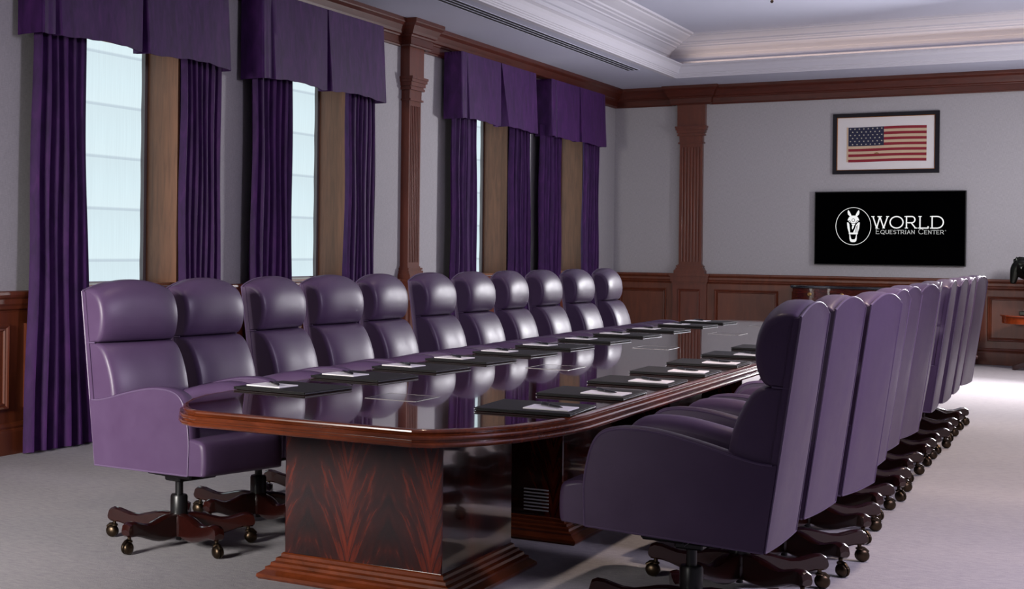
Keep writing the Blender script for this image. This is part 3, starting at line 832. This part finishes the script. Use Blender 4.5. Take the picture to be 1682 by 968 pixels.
cx1 = X0+.46*(X2-X0); cz = Z2-7*sh
for j in range(8):
    a, c = lerp(X0,cx1,j/8), lerp(X0,cx1,(j+1)/8)
    mb.add([(a,yF-.001,cz+wv(a)),(c,yF-.001,cz+wv(c)),(c,yF-.001,Z2+wv(c)),(a,yF-.001,Z2+wv(a))], [(0,1,2,3)], 2)
for r_ in range(6):
    nn = 8 if r_ % 2 == 0 else 7
    for k in range(nn):
        x = X0+.025+(cx1-X0-.05)*(k+(0 if nn == 8 else .5))/7; z = Z2-.022-(Z2-cz-.044)*r_/5+wv(x)
        mb.add([(x,yF-.002,z)]+[(x+(.0125 if q % 2 == 0 else .005)*math.sin(2*PI*q/10), yF-.002, z+(.0125 if q % 2 == 0 else .005)*math.cos(2*PI*q/10)) for q in range(10)], [(0,q+1,(q+1)%10+1) for q in range(10)], 3)
mb.box(X0-.02, X0, yF-.0012, yF, Z0, Z2, 1)
mb.add([(x,yF-.0015,z) for x, z in [(X0+.30,-.128),(X0+.34,-.118),(X0+.365,-.13),(X0+.35,-.142),(X0+.32,-.138)]], [(0,1,2,3,4)], 4)
mb.build('flag', [M_red, M_cream, M_navy, M_star, M_stain], fr, recalc=False)

# ------------------------------------------------------------------ sideboard
sbx, sby = -2.56, WY-.10
sb = thing('sideboard', 'serpentine mahogany sideboard with dark marble top and brass ring pulls under the television', 'sideboard', (sbx, sby, 0))
HWS = 1.045
def front(x, d=0):  # serpentine front depth (toward -y)
    a = abs(x)/HWS
    bow = .50 + .05*math.cos(PI*x/.62)*(1 if abs(x) < .62 else 0) 
    if abs(x) >= .62: bow = .50-.05 + .05*math.sin(PI*(abs(x)-.62)/.42)
    return -(bow+d)
def sb_poly(d, n=60):
    xs = [lerp(-HWS-d, HWS+d, k/n) for k in range(n+1)]
    return [(x, front(max(-HWS, min(HWS, x)), d)) for x in xs] + [(HWS+d, 0.0), (-HWS-d, 0.0)]
M_sb = m_wood('rosewood', srgb(70,26,18), (1.5,1.5,9), .18, .8, .6)
mb = MB(); mb.prism(sb_poly(0), .14, .925); mb.build('body', M_sb, sb)
mb = MB(); mb.loft([[(x,y,z) for x,y in sb_poly(d)] for d, z in ((.012,.925),(.022,.932),(.024,.945),(.02,.958),(.01,.962))], smooth=False)
mb.build('marble_top', mat('dark_marble', srgb(30,34,40), .12, coat=.6), sb)
mb = MB(); mb.loft([[(x,y,z) for x,y in sb_poly(d)] for d, z in ((.02,.10),(.024,.12),(.016,.14),(0,.15))], smooth=False); mb.build('base_moulding', M_sb, sb)
for sx in (-1, 1):
    for yy in (-.40, -.08):
        mb = MB(); mb.lathe([(.03,0),(.045,.03),(.04,.07),(.03,.10),(.0,.101)], 14, (sx*(HWS-.08), yy)); mb.build('foot', M_sb, sb)
cols = [(-1.0,-.66),(-.60,.60),(.66,1.0)]
for z0, z1 in ((.80,.905),(.50,.77),(.19,.47)):
    for c0, c1 in cols:
        n = 14; xs = [lerp(c0, c1, k/n) for k in range(n+1)]
        poly2 = [(x, front(x, .008)) for x in xs] + [(x, front(x, -.01)) for x in xs[::-1]]
        mb = MB(); mb.prism(poly2, z0, z1, smooth=False); dr = mb.build('drawer', M_sb, sb)
        for px_ in ([(c0+c1)/2] if c1-c0 < .4 else [c0+.144, c1-.144]):
            yf_ = front(px_, .008); zc = (z0+z1)/2
            mb = MB(); Mh = Matrix.Translation((px_, yf_, zc)) @ Matrix.Rotation(PI/2, 4, 'X')
            mb.lathe([(.0,0),(.020,0),(.018,.004),(.008,.006),(.006,.012),(.0,.013)], 16, M=Mh)
            mb.tube([(px_+.020*math.cos(a), yf_-.011, zc-.004+.022*math.sin(a)) for a in [2*PI*k/18 for k in range(18)]], .0035, 6, closed=True)
            mb.build('ring_pull', mat('bright_brass', srgb(170,140,90), .3, 1) if 'bright_brass' not in bpy.data.materials else bpy.data.materials['bright_brass'], dr)

# ------------------------------------------------------------------ round side table and bronze horse
rt = thing('side_table', 'round reddish wooden pedestal side table at the right edge near the back wall', 'side table', (-.70, 21.02, 0))
M_rt = m_wood('glossy_cherry', srgb(150,62,24), (3,3,3), .2, .8, .35)
mb = MB(); mb.lathe([(.0,.645),(.52,.645),(.552,.650),(.556,.658),(.550,.666),(.0,.668)], 56); mb.build('table_top', M_rt, rt)
mb = MB(); mb.lathe([(.0,.565),(.53,.565),(.535,.57),(.535,.645),(.0,.646)], 56); mb.build('apron', M_rt, rt)
mb = MB(); mb.lathe([(.0,.12),(.06,.12),(.085,.15),(.05,.20),(.04,.28),(.07,.36),(.075,.42),(.04,.47),(.05,.54),(.16,.566),(.0,.566)], 28); mb.build('column', M_chw, rt)
mb = MB(); mb.prism([(.30*math.cos(2*PI*k/3+PI/6+s)*1.0, .30*math.sin(2*PI*k/3+PI/6+s)) for k in range(3) for s in (-.5,.5)], .075, .125); mb.build('platform', M_chw, rt)
for k in range(3):
    a = 2*PI*k/3+PI+.2
    mb = MB(); Mr = Matrix.Rotation(a, 4, 'Z')
    mb.loft([[(r,-w,z0),(r,w,z0),(r,w,z1),(r,-w,z1)] for r, w, z0, z1 in ((.1,.04,.06,.11),(.24,.045,.05,.11),(.33,.05,.03,.09),(.40,.045,.0,.06),(.425,.03,.0,.045))], smooth=False, M=Mr)
    mb.build('foot', M_chw, rt)

def skinned(name, verts, edges, radii, m, parent, sub=2, root=0):
    me = bpy.data.meshes.new(name); me.from_pydata(verts, edges, []); o = bpy.data.objects.new(name, me); C.objects.link(o)
    sk = o.modifiers.new('skin', 'SKIN'); sk.use_smooth_shade = True
    lay = me.skin_vertices[0] if me.skin_vertices else None
    if lay is None:
        bpy.context.view_layer.objects.active = o; o.select_set(True); bpy.ops.mesh.customdata_skin_add(); lay = me.skin_vertices[0]
    for i, r in enumerate(radii):
        lay.data[i].radius = r if isinstance(r, tuple) else (r, r); lay.data[i].use_root = (i == root)
    sb_ = o.modifiers.new('sub', 'SUBSURF'); sb_.levels = sub; sb_.render_levels = sub
    dg = bpy.context.evaluated_depsgraph_get(); me2 = bpy.data.meshes.new_from_object(o.evaluated_get(dg)); me2.name = name
    bpy.data.objects.remove(o); o2 = bpy.data.objects.new(name, me2); C.objects.link(o2)
    me2.materials.clear(); me2.materials.append(m)
    for p in me2.polygons: p.use_smooth = True
    o2.parent = parent; return o2
M_bronze = mat('dark_bronze', srgb(44,46,42), .28, .9)
hs = thing('horse_sculpture', 'dark bronze horse sculpture with bowed head on the round side table', 'sculpture', (-.72, 21.02, .668))
mb = MB(); mb.box(-.33,.33,-.12,.12,0,.045,b=.006); mb.build('plinth', M_bronze, hs)
V = [(.05,0,.44),(-.17,0,.46),(.22,0,.45),(-.22,0,.55),(-.27,0,.62),(-.33,0,.625),(-.375,0,.57),(-.385,0,.49),(-.40,0,.41),(-.402,0,.37),   # trunk, neck arch, head down
     (-.13,.06,.36),(-.15,.065,.22),(-.145,.065,.13),(-.16,.065,.05),
     (-.13,-.06,.36),(-.19,-.065,.27),(-.14,-.065,.19),(-.19,-.065,.12),
     (.24,.06,.34),(.19,.065,.24),(.26,.065,.15),(.235,.065,.05),
     (.24,-.06,.34),(.22,-.065,.24),(.30,-.065,.15),(.28,-.065,.05),
     (.32,0,.46),(.37,0,.36),(.38,0,.20),(-.295,0,.51),(-.315,0,.43)]
Ed = [(0,1),(0,2),(1,3),(3,4),(4,5),(5,6),(6,7),(7,8),(8,9),(1,10),(10,11),(11,12),(12,13),(1,14),(14,15),(15,16),(16,17),(2,18),(18,19),(19,20),(20,21),(2,22),(22,23),(23,24),(24,25),(2,26),(26,27),(27,28),(1,29),(29,30)]
Rd = [(.10,.10),(.12,.13),(.10,.10),(.08,.11),(.07,.105),(.06,.085),(.052,.07),(.045,.055),(.034,.038),(.030,.030),
      .05,.028,.02,.024,.05,.03,.02,.024,.06,.034,.022,.024,.06,.034,.022,.024,.03,.03,.018,.135,.09]
body = skinned('body', V, Ed, Rd, M_bronze, hs)
mb = MB()
for s in (-1, 1): mb.tube([(-.36,s*.026,.645),(-.37,s*.034,.68),(-.366,s*.03,.705)], [.014,.011,.002], 8)
mb.build('ear', M_bronze, hs)
mb = MB()
cr = [(-.14,.60),(-.20,.665),(-.27,.705),(-.34,.708),(-.40,.665)]
mb.loft([[(x-.0,-.012,z-.05),(x,.012,z-.05),(x,.016,z-.02),(x,0,z+.008*math.sin(i*2)),(x,-.016,z-.02)] for i,(x,z) in enumerate(cr)], smooth=True)
mb.build('mane', M_bronze, hs)

# ------------------------------------------------------------------ hanging lamp, only its finial reaches the frame
ch = thing('chandelier', 'hanging lamp whose brown finial tip just shows at the top edge of the photo', 'lamp', (-2.487, 13.534, 3.521))
M_bw = m_wood('bronze_brown', srgb(70,50,42), (5,5,5), .4, .2)
mb = MB(); mb.lathe([(.0,0),(.010,.005),(.014,.018),(.008,.03),(.018,.04),(.02,.055),(.0,.06)], 16); mb.build('finial', M_bw, ch)
M_lamp = bpy.data.materials.new('lamp_glass'); M_lamp.use_nodes = True
q = M_lamp.node_tree.nodes['Principled BSDF']; q.inputs['Base Color'].default_value = (.8,.7,.6,1); q.inputs['Emission Color'].default_value = (1,.78,.5,1); q.inputs['Emission Strength'].default_value = 2.0
mb = MB(); mb.lathe([(.0,.055),(.06,.075),(.13,.13),(.17,.21),(.18,.28),(.17,.28),(.16,.21),(.0,.10)], 32); mb.build('lamp_shade', M_lamp, ch)
mb = MB(); mb.lathe([(.0,.06),(.012,.06),(.012,.72),(.07,.725),(.075,.743),(.0,.743)], 16); mb.build('stem', M_bw, ch)

# ------------------------------------------------------------------ lights
def area(name, loc, tgt, sx, sy, power, col=(1,1,1), spread=180):
    l = bpy.data.lights.new(name, 'AREA'); l.shape = 'RECTANGLE'; l.size = sx; l.size_y = sy; l.energy = power; l.color = col; l.spread = R(spread)
    o = bpy.data.objects.new(name, l); C.objects.link(o); o.location = loc
    d = Vector(tgt)-Vector(loc); o.rotation_euler = d.to_track_quat('-Z', 'Y').to_euler(); return o
l = bpy.data.lights.new('lamp_far_right', 'POINT'); l.energy = 125; l.shadow_soft_size = .16; l.color = (.97,.95,1.0)  # unseen strobe out of frame, placed by the shadows on the walls
o = bpy.data.objects.new('lamp_far_right', l); C.objects.link(o); o.location = (-.35, 19.0, 1.9)
area('lamp_far_right_shade', (-.35, 18.8, 1.95), (-3.6, 12.5, 1.3), .8, .8, 240, (.97,.95,1.0))  # added forward light of the same unseen strobe, aimed down the room
area('lamp_right_aisle', (1.8, 7.0, 2.9), (-1.4, 7.6, .8), 1.4, 1.0, 125, (.86,.78,1.0))  # added lilac fill for the right row's chair backs, no known fixture
area('window_front_left', (-4.3, -.2, 2.1), (-4.5, 6.5, .5), 1.3, 1.3, 74, (1.0,.96,.92), 56)  # added fill for the nearest left chair and carpet, no window stands here
# ceiling downlights
for x, y, p in [(-2.5,6.5,26),(-2.5,10,26),(-2.5,13.5,26),(-2.5,17,40),(-.9,18.5,18),(-.5,8,22),(-.5,12,30),(-.5,16,24)]:
    z = 4.28 if x < -1 else 3.70
    l = bpy.data.lights.new('downlight', 'SPOT'); l.energy = p*10; l.spot_size = R(85); l.spot_blend = .6; l.shadow_soft_size = .06; l.color = (1,.80,.66)
    o = bpy.data.objects.new('downlight', l); C.objects.link(o); o.location = (x, y, z)
# cove strips hidden behind the tray lip
cove = (1,.76,.60)
area('cove_left', (TX0-.03, 11, CZ+.12), (TX0-.10, 11, 4.4), .04, 17.5, 22, cove)
area('cove_back', ((TX0+TX1)/2, TY1+.03, CZ+.12), ((TX0+TX1)/2, TY1+.10, 4.4), 4.6, .04, 3.6, cove)
area('cove_right', (TX1+.03, 11, CZ+.12), (TX1+.10, 11, 4.4), .04, 17.5, 22, cove)

W = bpy.data.worlds.new('world'); bpy.context.scene.world = W; W.use_nodes = True
W.node_tree.nodes['Background'].inputs[0].default_value = srgb(196,190,208)
W.node_tree.nodes['Background'].inputs[1].default_value = .30

# ------------------------------------------------------------------ camera
cam = bpy.data.cameras.new('camera'); co = bpy.data.objects.new('camera', cam); C.objects.link(co)
FPX, TH, RO, H, CXp, HYp = 2404.16, R(35.264), R(.63), 1.4, 150.0, 401.6
cam.sensor_fit = 'HORIZONTAL'; cam.sensor_width = 36; cam.lens = FPX/1682*36
cam.shift_x = (841-CXp)/1682; cam.shift_y = -(484-HYp)/1682
cam.clip_end = 200
co.matrix_world = Matrix.Translation((0,0,H)) @ Matrix.Rotation(TH, 4, 'Z') @ Matrix.Rotation(PI/2, 4, 'X') @ Matrix.Rotation(RO, 4, 'Z')
sc = bpy.context.scene; sc.camera = co
sc.view_settings.view_transform = 'Standard'; sc.view_settings.look = 'None'; sc.view_settings.gamma = 1; sc.view_settings.use_curve_mapping = False
sc.view_settings.exposure = 0
